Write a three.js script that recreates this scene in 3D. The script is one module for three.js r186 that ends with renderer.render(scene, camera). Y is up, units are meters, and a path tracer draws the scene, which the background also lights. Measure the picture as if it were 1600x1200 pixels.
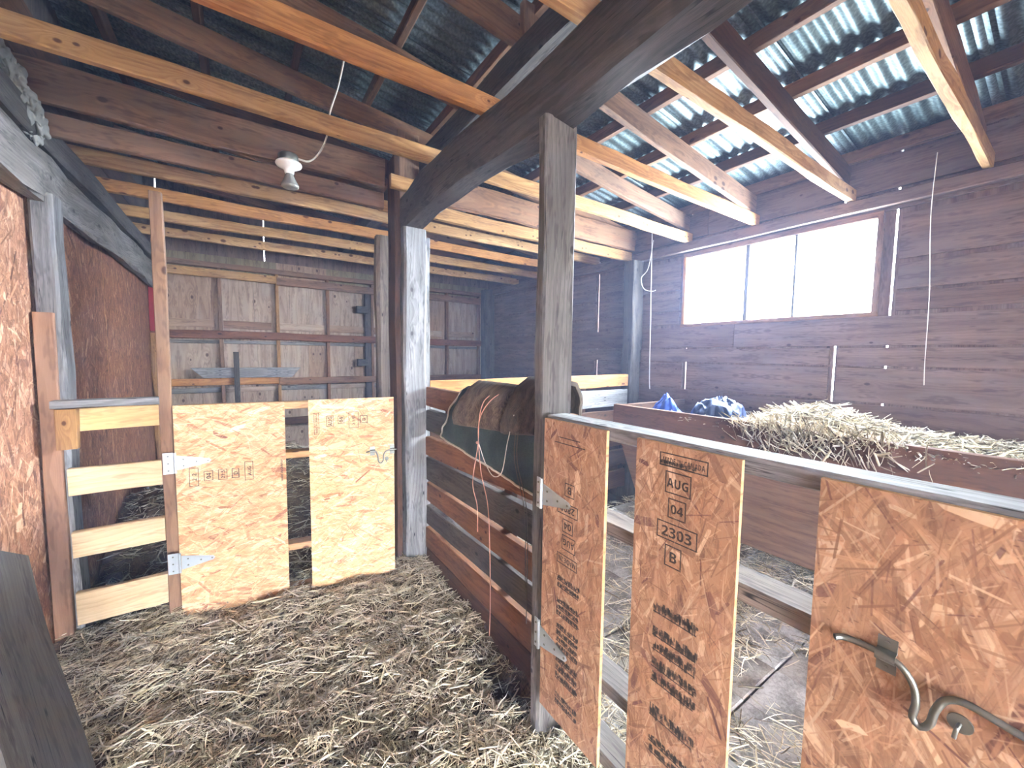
import * as THREE from 'three';
import { mergeGeometries, mergeVertices } from 'three/addons/utils/BufferGeometryUtils.js';
import { RectAreaLightUniformsLib } from 'three/addons/lights/RectAreaLightUniformsLib.js';
import { createNoise2D, createNoise3D } from 'simplex-noise';

// ---------------------------------------------------------------- camera, sky, exposure
const scene = new THREE.Scene();
const renderer = new THREE.WebGLRenderer();
renderer.toneMapping = THREE.LinearToneMapping;
renderer.toneMappingExposure = 80.0;
renderer.shadowMap.enabled = true;
scene.background = new THREE.Color().setRGB(0.93, 0.965, 1.0);     // an even overcast sky
scene.backgroundIntensity = 1.6;
scene.fog = new THREE.FogExp2(new THREE.Color().setRGB(0.52, 0.64, 1.0), 0.017);   // bluish haze added to imitate the veiling glare around the window
RectAreaLightUniformsLib.init();
{ // bluish fill light added at the window opening, boosting the sky light there
  const l = new THREE.RectAreaLight(new THREE.Color().setRGB(0.72, 0.86, 1.0), 1.65, 1.36, 0.6);
  l.position.set(3.58, 2.155, -1.58); l.lookAt(0, 2.155, -1.58); l.name = 'window_fill_light'; scene.add(l);
}
const R = Math.PI / 180;
const camera = new THREE.PerspectiveCamera(2 * Math.atan(600 / 616.94) / R, 4 / 3, 0.03, 200);
{
  const y = 34.3632 * R, p = 4.12984 * R, r = 0.744939 * R;
  const fwd = new THREE.Vector3(Math.sin(y) * Math.cos(p), -Math.sin(p), -Math.cos(y) * Math.cos(p));
  const right = new THREE.Vector3(Math.cos(y), 0, Math.sin(y)), up = right.clone().cross(fwd);
  const r2 = right.clone().multiplyScalar(Math.cos(r)).addScaledVector(up, Math.sin(r));
  const u2 = right.clone().multiplyScalar(-Math.sin(r)).addScaledVector(up, Math.cos(r));
  camera.quaternion.setFromRotationMatrix(new THREE.Matrix4().makeBasis(r2, u2, fwd.clone().negate()));
  camera.position.set(0, 1.5, 0);
}

// ---------------------------------------------------------------- helpers
function rng(a) { return () => { a |= 0; a = a + 0x6D2B79F5 | 0; let t = Math.imul(a ^ a >>> 15, 1 | a); t = t + Math.imul(t ^ t >>> 7, 61 | t) ^ t; return ((t ^ t >>> 14) >>> 0) / 4294967296; }; }
const rand = rng(7), n2 = createNoise2D(rng(11)), n3 = createNoise3D(rng(12));
const lerp = (a, b, t) => a + (b - a) * t, clamp = (x, a = 0, b = 1) => Math.min(b, Math.max(a, x)), sstep = (a, b, x) => { const t = clamp((x - a) / (b - a)); return t * t * (3 - 2 * t); };
const taken = new Map();
function numbered(n) { const k = taken.get(n) || 0; taken.set(n, k + 1); return k ? n + '_' + String(k).padStart(3, '0') : n; }
function part(name, geo, mat, parent) { const m = new THREE.Mesh(geo, mat); m.name = name; m.castShadow = m.receiveShadow = true; parent.add(m); return m; }
function put(o, x, y, z) { o.position.set(x, y, z); return o; }
function thing(name, label, category, pos = [0, 0, 0], group) {
  const o = new THREE.Group(); o.name = numbered(name); o.position.set(...pos); scene.add(o);
  o.userData = { label, category }; if (group) o.userData.group = group; return o;
}
function one(name, geo, mat, label, category, pos = [0, 0, 0], group) {      // a thing that is one mesh
  const m = part(numbered(name), geo, mat, scene); m.position.set(...pos); m.userData = { label, category }; if (group) m.userData.group = group; return m;
}
function struct(name, label, category) { const o = new THREE.Group(); o.name = name; scene.add(o); o.userData = { kind: 'structure', label, category }; return o; }

// a timber: rings of a chamfered rectangle along an axis, a little uneven; uv in metres along the grain
function timber(sx, sy, sz, axis, { amp = 0.002, c = 0.004, seg, seed = rand() * 1000, taper = 0 } = {}) {
  const S = { x: sx, y: sy, z: sz }, L = S[axis], [a, b] = axis === 'x' ? ['y', 'z'] : axis === 'y' ? ['z', 'x'] : ['x', 'y'];
  const A = S[a] / 2, B = S[b] / 2, n = seg ?? Math.max(1, Math.min(24, Math.round(L / 0.22)));
  c = Math.min(c, A * 0.4, B * 0.4);
  const prof = [[A, -B + c], [A, B - c], [A - c, B], [-A + c, B], [-A, B - c], [-A, -B + c], [-A + c, -B], [A - c, -B]];
  const pos = [], uv = [], idx = [], ou = rng(seed * 7919 | 0)() * 5, ov = rng(seed * 104729 | 0)() * 3;
  const pt = (i, k) => {
    const t = -L / 2 + L * i / n, [pa, pb] = prof[k];
    const d = 1 + taper * (i / n - 0.5);
    const ja = amp * n2(t * 2.3 + seed, k * 0.9 + seed) + amp * 1.5 * n2(t * 0.7 + seed * 3, seed), jb = amp * n2(t * 2.3 - seed, k * 0.9 - seed) + amp * 1.5 * n2(t * 0.7 - seed * 3, -seed);
    return { [axis]: t, [a]: pa * d + ja, [b]: pb * d + jb };
  };
  let base = 0;
  for (let k = 0; k < 8; k++) {
    const k2 = (k + 1) % 8;
    const side = [0, 1].includes(k) ? 0 : [2, 3].includes(k) ? 1 : [4, 5].includes(k) ? 2 : 3;
    for (let i = 0; i <= n; i++) for (const kk of [k, k2]) {
      const p = pt(i, kk); pos.push(p.x, p.y, p.z);
      uv.push(p[axis] + ou, (side % 2 ? p[a] : p[b]) + ov + side * 0.61);
    }
    for (let i = 0; i < n; i++) { const q = base + i * 2; idx.push(q, q + 1, q + 2, q + 1, q + 3, q + 2); }
    base += (n + 1) * 2;
  }
  for (const e of [0, n]) {
    const s = base; for (let k = 0; k < 8; k++) { const p = pt(e, k); pos.push(p.x, p.y, p.z); uv.push(p[a] * 0.3 + ou, p[b] + ov); }
    base += 8;
    for (let k = 1; k < 7; k++) e ? idx.push(s, s + k, s + k + 1) : idx.push(s, s + k + 1, s + k);
  }
  const g = new THREE.BufferGeometry();
  g.setAttribute('position', new THREE.Float32BufferAttribute(pos, 3)); g.setAttribute('uv', new THREE.Float32BufferAttribute(uv, 2)); g.setIndex(idx); g.computeVertexNormals();
  return g;
}
// a plank between two corners (x0,y0,z0)-(x1,y1,z1); geometry centred, mesh placed
function plank(name, x0, x1, y0, y1, z0, z1, axis, mat, parent, opt) {
  const g = timber(x1 - x0, y1 - y0, z1 - z0, axis, opt);
  return put(part(name, g, mat, parent), (x0 + x1) / 2, (y0 + y1) / 2, (z0 + z1) / 2);
}
function lone(name, x0, x1, y0, y1, z0, z1, axis, mat, label, category, group, opt) {
  const g = timber(x1 - x0, y1 - y0, z1 - z0, axis, opt);
  return one(name, g, mat, label, category, [(x0 + x1) / 2, (y0 + y1) / 2, (z0 + z1) / 2], group);
}
function tube(pts, r, seg = 40, rad = 6) { return new THREE.TubeGeometry(new THREE.CatmullRomCurve3(pts.map((p) => new THREE.Vector3(...p))), seg, r, rad, false); }
function cyl(r, h, axis = 'y', n = 12, r2 = r) { const g = new THREE.CylinderGeometry(r2, r, h, n); if (axis === 'x') g.rotateZ(Math.PI / 2); if (axis === 'z') g.rotateX(Math.PI / 2); return g; }

// ---------------------------------------------------------------- textures
function dataTex(w, h, fn, rep, srgb = true) {
  const d = new Uint8Array(w * h * 4);
  for (let j = 0; j < h; j++) for (let i = 0; i < w; i++) { const c = fn(i / w, j / h, i, j), o = (j * w + i) * 4; d[o] = clamp(c[0], 0, 255); d[o + 1] = clamp(c[1], 0, 255); d[o + 2] = clamp(c[2], 0, 255); d[o + 3] = 255; }
  const t = new THREE.DataTexture(d, w, h); t.magFilter = THREE.LinearFilter; t.minFilter = THREE.LinearMipmapLinearFilter; t.wrapS = t.wrapT = THREE.MirroredRepeatWrapping;
  if (srgb) t.colorSpace = THREE.SRGBColorSpace; if (rep) t.repeat.set(...rep); t.needsUpdate = true; return t;
}
const mix3 = (a, b, t) => [lerp(a[0], b[0], t), lerp(a[1], b[1], t), lerp(a[2], b[2], t)];
// wood: 2 m along the grain, 0.5 m across
function wood(seed, { light, dark, knot, knots = 10, rings = 34, streak = 0.5, crack = 0, patch = 0, patchCol = light, stain = 0 }) {
  const W = 1024, Hh = 512, r = rng(seed), ks = [];
  for (let k = 0; k < knots; k++) ks.push([r() * 2, r() * 0.5, 0.006 + r() * 0.012]);
  const s = seed * 13.7;
  return dataTex(W, Hh, (a, b) => {
    const u = a * 2, v = b * 0.5; let ph = v * rings + n2(u * 0.7 + s, v * 5) * 1.6 + n2(u * 2.3, v * 12 + s) * 0.35, kk = 0;
    for (const [x, y, rr] of ks) { const dx = (u - x) / 2.6, dy = v - y, d = Math.hypot(dx, dy); if (d < rr * 6) { ph += Math.exp(-d * d / (rr * rr * 5)) * 2.4; kk = Math.max(kk, 1 - sstep(rr * 0.5, rr * 1.15, Math.hypot((u - x) / 1.5, dy))); } }
    const f = ph - Math.floor(ph), ring = sstep(0.15, 0.85, f) * (1 - sstep(0.88, 1, f));
    const fine = n2(u * 9 + s, v * 260) * 0.5 + n2(u * 30, v * 420 + s) * 0.3, broad = n2(u * 1.3 - s, v * 9) * 0.5 + 0.5;
    let t = clamp(0.28 + ring * 0.42 * streak + fine * 0.28 + (broad - 0.5) * 0.5);
    let c = mix3(light, dark, t);
    if (patch) c = mix3(c, patchCol, patch * sstep(0.1, 0.6, n2(u * 1.1 + s * 2, v * 6 - s)));
    if (stain) { const q = n2(u * 3.1 + s, v * 16) + 0.5 * n2(u * 14, v * 60 + s); c = mix3(c, [dark[0] * 0.72, dark[1] * 0.7, dark[2] * 0.7], stain * sstep(0.25, 0.95, q)); }
    if (crack) { const q = Math.abs(n2(u * 0.9 + s, v * 55)); c = mix3(c, [dark[0] * 0.4, dark[1] * 0.4, dark[2] * 0.4], crack * (1 - sstep(0.0, 0.07, q)) * sstep(-0.2, 0.5, n2(u * 1.7, v * 4 + s))); }
    return mix3(c, knot, kk * 0.85);
  }, [0.5, 2]);
}
const T = {
  pine: wood(1, { light: [210, 172, 122], dark: [148, 104, 66], knot: [84, 50, 28], knots: 26, streak: 0.7, patch: 0.5, patchCol: [186, 146, 100], stain: 0.3 }),
  brown: wood(2, { light: [148, 114, 88], dark: [96, 70, 54], knot: [58, 38, 28], knots: 9, patch: 0.5, patchCol: [120, 98, 80], stain: 0.35 }),
  grey: wood(3, { light: [164, 161, 156], dark: [88, 85, 82], knot: [60, 55, 52], knots: 8, rings: 46, crack: 0.95, patch: 0.5, patchCol: [122, 117, 110], stain: 0.35 }),
  dark: wood(4, { light: [96, 88, 83], dark: [50, 45, 43], knot: [34, 28, 26], knots: 6, crack: 0.8, patch: 0.5, patchCol: [74, 68, 66], stain: 0.4 }),
  siding: wood(8, { light: [132, 110, 98], dark: [92, 74, 66], knot: [58, 44, 38], knots: 6, crack: 0.5, patch: 0.5, patchCol: [112, 98, 92], stain: 0.35 }),
  cream: wood(6, { light: [228, 208, 172], dark: [184, 156, 120], knot: [120, 90, 62], knots: 5, streak: 0.6, patch: 0.4, patchCol: [206, 186, 156], stain: 0.25 }),
  ply: wood(5, { light: [182, 162, 142], dark: [136, 114, 96], knot: [80, 58, 46], knots: 4, rings: 13, streak: 0.8, patch: 0.5, patchCol: [158, 144, 130], stain: 0.3 }),
};
const std = (o) => new THREE.MeshStandardMaterial({ roughness: 0.85, metalness: 0, ...o });
const tint = (map, color, o = {}) => std({ map, color: new THREE.Color(color), bumpMap: map, bumpScale: 0.0012, ...o });
const M = {
  pine: tint(T.pine, '#ffffff'), pine2: tint(T.pine, '#f0ead9'), pineOrange: tint(T.pine, '#f6dcbc'), pineGrey: tint(T.pine, '#d2cab8'), pinePale: tint(T.pine, '#f4ecdf'),
  brown: tint(T.brown, '#ffffff'), brownRed: tint(T.brown, '#e6c2b0'), brownDark: tint(T.brown, '#a8988c'), brownPale: tint(T.brown, '#fff2e0'), plum: tint(T.brown, '#bfaaa0'),
  grey: tint(T.grey, '#e2e0dd', { bumpScale: 0.003 }), greyBlue: tint(T.grey, '#f4f8ff', { bumpScale: 0.003 }), greyMid: tint(T.grey, '#c6c2be', { bumpScale: 0.003 }), greyDark: tint(T.grey, '#9c9894', { bumpScale: 0.003 }), greyWarm: tint(T.grey, '#e4d6c8', { bumpScale: 0.003 }),
  dark: tint(T.dark, '#ffffff', { bumpScale: 0.004 }), siding: tint(T.siding, '#ffffff'), siding2: tint(T.siding, '#f4ece8'), creamBoard: tint(T.cream, '#fbf4ea'), yellowBoard: tint(T.cream, '#fff0cc'), pinkWood: tint(T.ply, '#e6c8b4'), studWood: tint(T.ply, '#d2baa6'),
  ply: tint(T.ply, '#ffffff'), ply2: tint(T.ply, '#f2e6da'), plyGreen: tint(T.ply, '#ccd4bc'),
  cream: tint(T.ply, '#b8a090'), slatWood: tint(T.brown, '#fde4cc'),
  zinc: std({ color: new THREE.Color('#c3ccd0'), metalness: 0.85, roughness: 0.42 }),
  steel: std({ color: new THREE.Color('#83867e'), metalness: 0.85, roughness: 0.45 }),
  red: std({ color: new THREE.Color('#8c1a22'), roughness: 0.7 }),
  white: std({ color: new THREE.Color('#e9e6df'), roughness: 0.35 }),
  cord: std({ color: new THREE.Color('#d9d2c4'), roughness: 0.7 }),
  pink: std({ color: new THREE.Color('#e0a890'), roughness: 0.8 }),
  twine: std({ color: new THREE.Color('#5d564e'), roughness: 0.9 }),
};

// oriented strand board, drawn flake by flake; stamp() prints the mill marks on it
function osb(wm, hm, ppm, seed, pal, dir, spread, stamp, dens = 5200, size = 1) {
  const w = Math.round(wm * ppm), h = Math.round(hm * ppm), cv = document.createElement('canvas'); cv.width = w; cv.height = h;
  const g = cv.getContext('2d'), r = rng(seed), rgb = (c, a) => `rgba(${c[0] | 0},${c[1] | 0},${c[2] | 0},${a})`;
  g.fillStyle = rgb(pal[0], 1); g.fillRect(0, 0, w, h);
  const flake = (alpha, big, thin, dark) => {
    const x = r() * w, y = r() * h, L = (0.03 + r() * 0.10) * ppm * big, B = (thin ? 0.0015 + r() * 0.004 : 0.006 + r() * r() * 0.03) * ppm * big, a = dir + (r() + r() + r() - 1.5) * spread;
    const c = dark ? pal[pal.length - 1] : pal[Math.floor(Math.pow(r(), 1.2) * (pal.length - 1))], k = 0.9 + r() * 0.2;
    g.save(); g.translate(x, y); g.rotate(a); g.globalAlpha = alpha * (0.4 + 0.6 * r()); g.fillStyle = rgb([c[0] * k, c[1] * k, c[2] * k], 1);
    g.beginPath(); g.moveTo(-L / 2, -B / 2 * r()); g.lineTo(-L / 2 + B * r() * 1.5, -B / 2); g.lineTo(0, -B * (0.4 + 0.2 * r())); g.lineTo(L / 2 - B * r() * 1.5, -B / 2); g.lineTo(L / 2, B * (r() - 0.5)); g.lineTo(L / 2 - B * r() * 1.5, B / 2); g.lineTo(0, B * (0.4 + 0.2 * r())); g.lineTo(-L / 2 + B * r(), B / 2); g.closePath(); g.fill();
    if (!thin) { g.globalAlpha = alpha * 0.3; g.strokeStyle = rgb([c[0] * 0.62, c[1] * 0.55, c[2] * 0.5], 1); g.lineWidth = 1; for (let k2 = 0; k2 < 3; k2++) { const q = B * (r() - 0.5); g.beginPath(); g.moveTo(-L / 2 * r(), q); g.lineTo(L / 2 * r(), q + B * 0.1 * (r() - 0.5)); g.stroke(); } }
    g.restore();
  };
  const N = dens * wm * hm;
  for (let k = 0; k < N * 0.45; k++) flake(0.8, size, false, false);
  for (let k = 0; k < N * 0.012; k++) flake(0.75, size * 0.8, false, true);
  for (let k = 0; k < N * 0.5; k++) flake(0.7, size * 0.8, true, r() < 0.03);
  for (let k = 0; k < N * 0.1; k++) flake(0.95, size * 0.85, false, r() < 0.06);
  for (let k = 0; k < N * 0.35; k++) flake(0.8, size * 0.6, true, r() < 0.05);
  if (stamp) { stamp(g, w, h, ppm, r); for (let k = 0; k < N * 0.25; k++) flake(0.55, size * 0.6, true, false); }
  for (let k = 0; k < N * 0.3; k++) { g.globalAlpha = 0.45; g.fillStyle = r() < 0.45 ? '#4a3022' : rgb(pal[Math.min(3, pal.length - 1)], 1); const s = 1 + r() * 1.6; g.fillRect(r() * w, r() * h, s * (1 + r() * 2), s * 0.8); }
  const t = new THREE.CanvasTexture(cv); t.colorSpace = THREE.SRGBColorSpace; t.wrapS = t.wrapT = THREE.MirroredRepeatWrapping; return t;
}
const PAL_LIGHT = [[218, 176, 128], [232, 196, 150], [200, 150, 102], [244, 216, 176], [180, 124, 82], [210, 162, 116], [150, 90, 64]];
const PAL_ORANGE = [[178, 136, 102], [194, 152, 116], [154, 112, 82], [220, 188, 152], [134, 94, 68], [172, 126, 92], [100, 62, 54]];
const PAL_WALL = [[166, 118, 88], [186, 138, 104], [142, 96, 70], [218, 182, 150], [124, 82, 60], [160, 114, 88], [104, 66, 52]];
function box(g, x, y, w, h, txt, fs, rot = 0, lw = 3) {                        // a framed mark, centred on x, y
  g.save(); g.translate(x, y); g.rotate(rot); g.strokeStyle = g.fillStyle = '#1c1713'; g.globalAlpha = 0.85; g.lineWidth = lw;
  if (w) g.strokeRect(-w / 2, -h / 2, w, h);
  g.font = `bold ${fs}px sans-serif`; g.textAlign = 'center'; g.textBaseline = 'middle'; g.fillText(txt, 0, fs * 0.04, w ? w * 0.9 : undefined); g.restore();
}
function smear(g, x, y, w, h, rows, r, rot = 0) {                               // blocks of worn, unreadable print
  g.save(); g.translate(x, y); g.rotate(rot); g.fillStyle = '#15110f';
  for (let k = 0; k < rows; k++) {
    const yy = -h / 2 + h * (k + 0.5) / rows, rh = h / rows * 0.7;
    for (let q = 0; q < 90; q++) { g.globalAlpha = 0.25 + r() * 0.5; const xx = -w / 2 + w * r(), bw = w * 0.015 + w * 0.05 * r(); g.fillRect(xx, yy - rh / 2 + rh * r() * 0.6, bw, rh * (0.2 + 0.5 * r())); }
    g.globalAlpha = 0.8; g.fillRect(-w / 2, yy + rh / 2, w, 3);
  }
  g.restore();
}
const panelMat = (map, o = {}) => std({ map, bumpMap: map, bumpScale: 0.0012, roughness: 0.72, ...o });
const osbEdge = std({ map: osb(0.4, 0.4, 700, 77, [[206, 164, 116], [188, 140, 92], [222, 184, 138]], 0, 0.3, null), roughness: 0.85 });
// a sheet whose wide faces show its texture once; thickness along its own z
function sheet(w, h, t, matFace) {
  const b = 0.0012, sh = new THREE.Shape([[-w / 2, -h / 2], [w / 2, -h / 2], [w / 2, h / 2], [-w / 2, h / 2]].map((p) => new THREE.Vector2(p[0], p[1])));
  const g = new THREE.ExtrudeGeometry(sh, { depth: t - 2 * b, bevelEnabled: true, bevelSize: -0.0, bevelThickness: b, bevelSegments: 1, steps: 1 });
  g.translate(0, 0, -t / 2 + b);
  const p = g.attributes.position, uv = g.attributes.uv; for (let i = 0; i < p.count; i++) uv.setXY(i, p.getX(i) / w + 0.5, p.getY(i) / h + 0.5);
  return [g, [matFace, osbEdge]];
}

// ---------------------------------------------------------------- the shell
const XL = -0.83, XR = 3.6, ZB = -6.05, ZF = 3.2;
const roofY = (x) => 3.04 - 0.118 * (x - 0.86);                                  // underside of the rafters
const PITCH = Math.atan(0.118);
{
  const g = struct('ground', 'bare grey earth outside the barn', 'ground');
  const m = new THREE.PlaneGeometry(60, 60); m.rotateX(-Math.PI / 2);
  put(part('earth', m, std({ color: new THREE.Color('#6f685c'), roughness: 1 }), g), 1.4, -0.45, -2);
}
// floor slab, with square pavers under the straw of the pen with the manger
const floor = struct('floor', 'barn floor of packed earth with grey square pavers in the manger pen', 'floor');
const dirtTex = dataTex(512, 512, (u, v) => { const a = n2(u * 6, v * 6) * 0.5 + n2(u * 23, v * 23) * 0.3 + n2(u * 70, v * 70) * 0.25; return mix3([92, 74, 54], [58, 46, 34], clamp(0.5 + a)); }, [1.2, 1.2]);
{
  const b = new THREE.BoxGeometry(XR - XL + 0.3, 0.25, ZF - ZB + 0.3);
  put(part('packed_earth', b, std({ map: dirtTex, roughness: 1 }), floor), (XL + XR) / 2, -0.265, (ZF + ZB) / 2);
  const pave = dataTex(512, 512, (u, v) => { const a = n2(u * 5 + 9, v * 5) * 0.5 + n2(u * 31, v * 31) * 0.25 + n2(u * 90, v * 90) * 0.25; return mix3([206, 202, 198], [142, 136, 130], clamp(0.4 + a)); }, [1, 1]);
  const pm = [std({ map: pave, bumpMap: pave, bumpScale: 0.003, roughness: 0.95 }), std({ map: pave, bumpMap: pave, bumpScale: 0.003, color: new THREE.Color('#dcd6cf'), roughness: 0.95 })];
  const gs = [0, 1, 2].map((k) => timber(0.302, 0.12, 0.302, 'x', { amp: 0.0015, c: 0.006, seg: 2, seed: 40 + k }));
  for (let i = 0; i < 7; i++) for (let j = 0; j < 10; j++) {
    const m = put(part('paver', gs[(i * 3 + j) % 3], pm[(i + j * 2) % 3 ? 0 : 1], floor), 1.335 + i * 0.311, -0.075 + (rand() - 0.5) * 0.008, -2.48 + j * 0.311);
    m.rotation.set((rand() - 0.5) * 0.02, (rand() - 0.5) * 0.02, (rand() - 0.5) * 0.02);
  }
}

// right-hand wall: upright siding boards, level girts inside, a window
const wallR = struct('wall_right', 'dark board wall with level girts around the bright window', 'wall');
const WZ0 = -2.28, WZ1 = -0.88, WY0 = 1.83, WY1 = 2.48;
{
  const top = roofY(XR) + 0.235; let z = ZB - 0.1;
  const gaps = [-3.44, -2.257, -1.075, -0.79];                                  // narrow chinks that let the day in
  const widths = []; const r = rng(5); const mats = [M.siding, M.siding2];
  const edges = [ZB - 0.1];
  const stops = [...gaps, WZ0 - 0.03, WZ1 + 0.03, ZF + 0.05].sort((a, b) => a - b);
  for (const s of stops) { let e = edges[edges.length - 1]; const L = s - e, n = Math.max(1, Math.round(L / 0.24)); for (let k = 1; k <= n; k++) edges.push(e + L * k / n); }
  for (let i = 0; i < edges.length - 1; i++) {
    const a = edges[i] + (gaps.includes(edges[i]) ? 0.006 : 0), b = edges[i + 1] - (gaps.includes(edges[i + 1]) ? 0.006 : 0);
    if (b - a < 0.01) continue;
    const inW = a > WZ0 - 0.04 && b < WZ1 + 0.04;
    for (const [y0, y1] of inW ? [[-0.45, WY0 - 0.02], [WY1 + 0.02, top]] : [[-0.45, top]]) plank('siding_board', XR + 0.022, XR + 0.047, y0, y1, a, b, 'y', mats[i % 2], wallR, { amp: 0, c: 0.001, seg: 1 });
  }
  // wide boards fixed level across the inside; the chinks show between them
  const rows = [[0.02, 0.3], [0.33, 0.62], [0.65, 0.93], [0.95, 1.19], [1.46, 1.585], [1.6, 1.8], [2.5, 2.62], [2.64, 2.86]];
  for (const [y0, y1] of rows) {
    const cut = y0 > 1.45 && y0 < 1.5, mid = -1.6 + (r() - 0.5);
    for (const [a, b] of cut ? [[ZB, -1.10], [-1.05, ZF]] : [[ZB, mid - 0.002], [mid + 0.002, ZF]]) plank('inner_board', XR, XR + 0.022, y0, y1, a, b, 'z', mats[Math.floor(r() * 2)], wallR, { amp: 0.001, c: 0.002 });
  }
  for (const [a, b] of [[ZB, -3.47], [-3.41, WZ0 - 0.06], [WZ1 + 0.12, ZF]]) for (const [y0, y1] of [[1.83, 1.95], [1.97, 2.14], [2.17, 2.46]]) plank('inner_board', XR + 0.001, XR + 0.022, y0, y1, a, b, 'z', mats[Math.floor(r() * 2)], wallR, { amp: 0.001, c: 0.002 });
  for (const [a, b] of [[ZB, -3.47], [-3.41, -2.285], [-2.23, -1.10], [-1.05, ZF]]) plank('inner_board', XR, XR + 0.022, 1.205, 1.445, a, b, 'z', mats[Math.floor(r() * 2)], wallR, { amp: 0.001, c: 0.002 });
  plank('wall_plate', XR - 0.06, XR, 2.52, 2.6, ZB, ZF, 'z', M.siding, wallR, { amp: 0.003 });
  plank('wall_post', 3.42, 3.58, -0.05, 2.515, -2.9, -2.76, 'y', M.greyDark, wallR, { amp: 0.006, c: 0.012 });
  plank('wall_post', 3.40, 3.58, -0.05, 2.6, -5.95, -5.78, 'y', M.greyDark, wallR, { amp: 0.006, c: 0.012 });
}
{
  const w = struct('window_1', 'long three-pane barn window glowing white with daylight', 'window');
  const zc = (WZ0 + WZ1) / 2, wm = M.pineOrange, f = 0.035;
  plank('frame_rail', XR - 0.012, XR + 0.05, WY1 - 0.012, WY1 + 0.03, WZ0 - 0.03, WZ1 + 0.03, 'z', M.brown, w);
  plank('frame_rail', XR - 0.02, XR + 0.05, WY0 - 0.03, WY0, WZ0 - 0.03, WZ1 + 0.03, 'z', M.brownPale, w);
  plank('frame_stile', XR - 0.012, XR + 0.05, WY0, WY1, WZ0 - 0.03, WZ0, 'y', wm, w);
  plank('frame_stile', XR - 0.012, XR + 0.05, WY0, WY1, WZ1, WZ1 + 0.03, 'y', M.brown, w);
  const glass = new THREE.MeshPhysicalMaterial({ color: 0xffffff, transmission: 1, roughness: 0.03, thickness: 0, ior: 1.5 });
  const ms = [WZ0, -1.72, -1.36, WZ1];
  for (const [z, t] of [[-1.72, 0.03], [-1.36, 0.016]]) plank('mullion', XR, XR + 0.035, WY0, WY1 - 0.012, z - t / 2, z + t / 2, 'y', M.greyDark, w, { amp: 0, c: 0.003 });
  for (let i = 0; i < 3; i++) { const p = new THREE.PlaneGeometry(ms[i + 1] - ms[i], WY1 - WY0); p.rotateY(-Math.PI / 2); put(part('pane', p, glass, w), XR + 0.03, (WY0 + WY1) / 2, (ms[i] + ms[i + 1]) / 2); }
}
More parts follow.
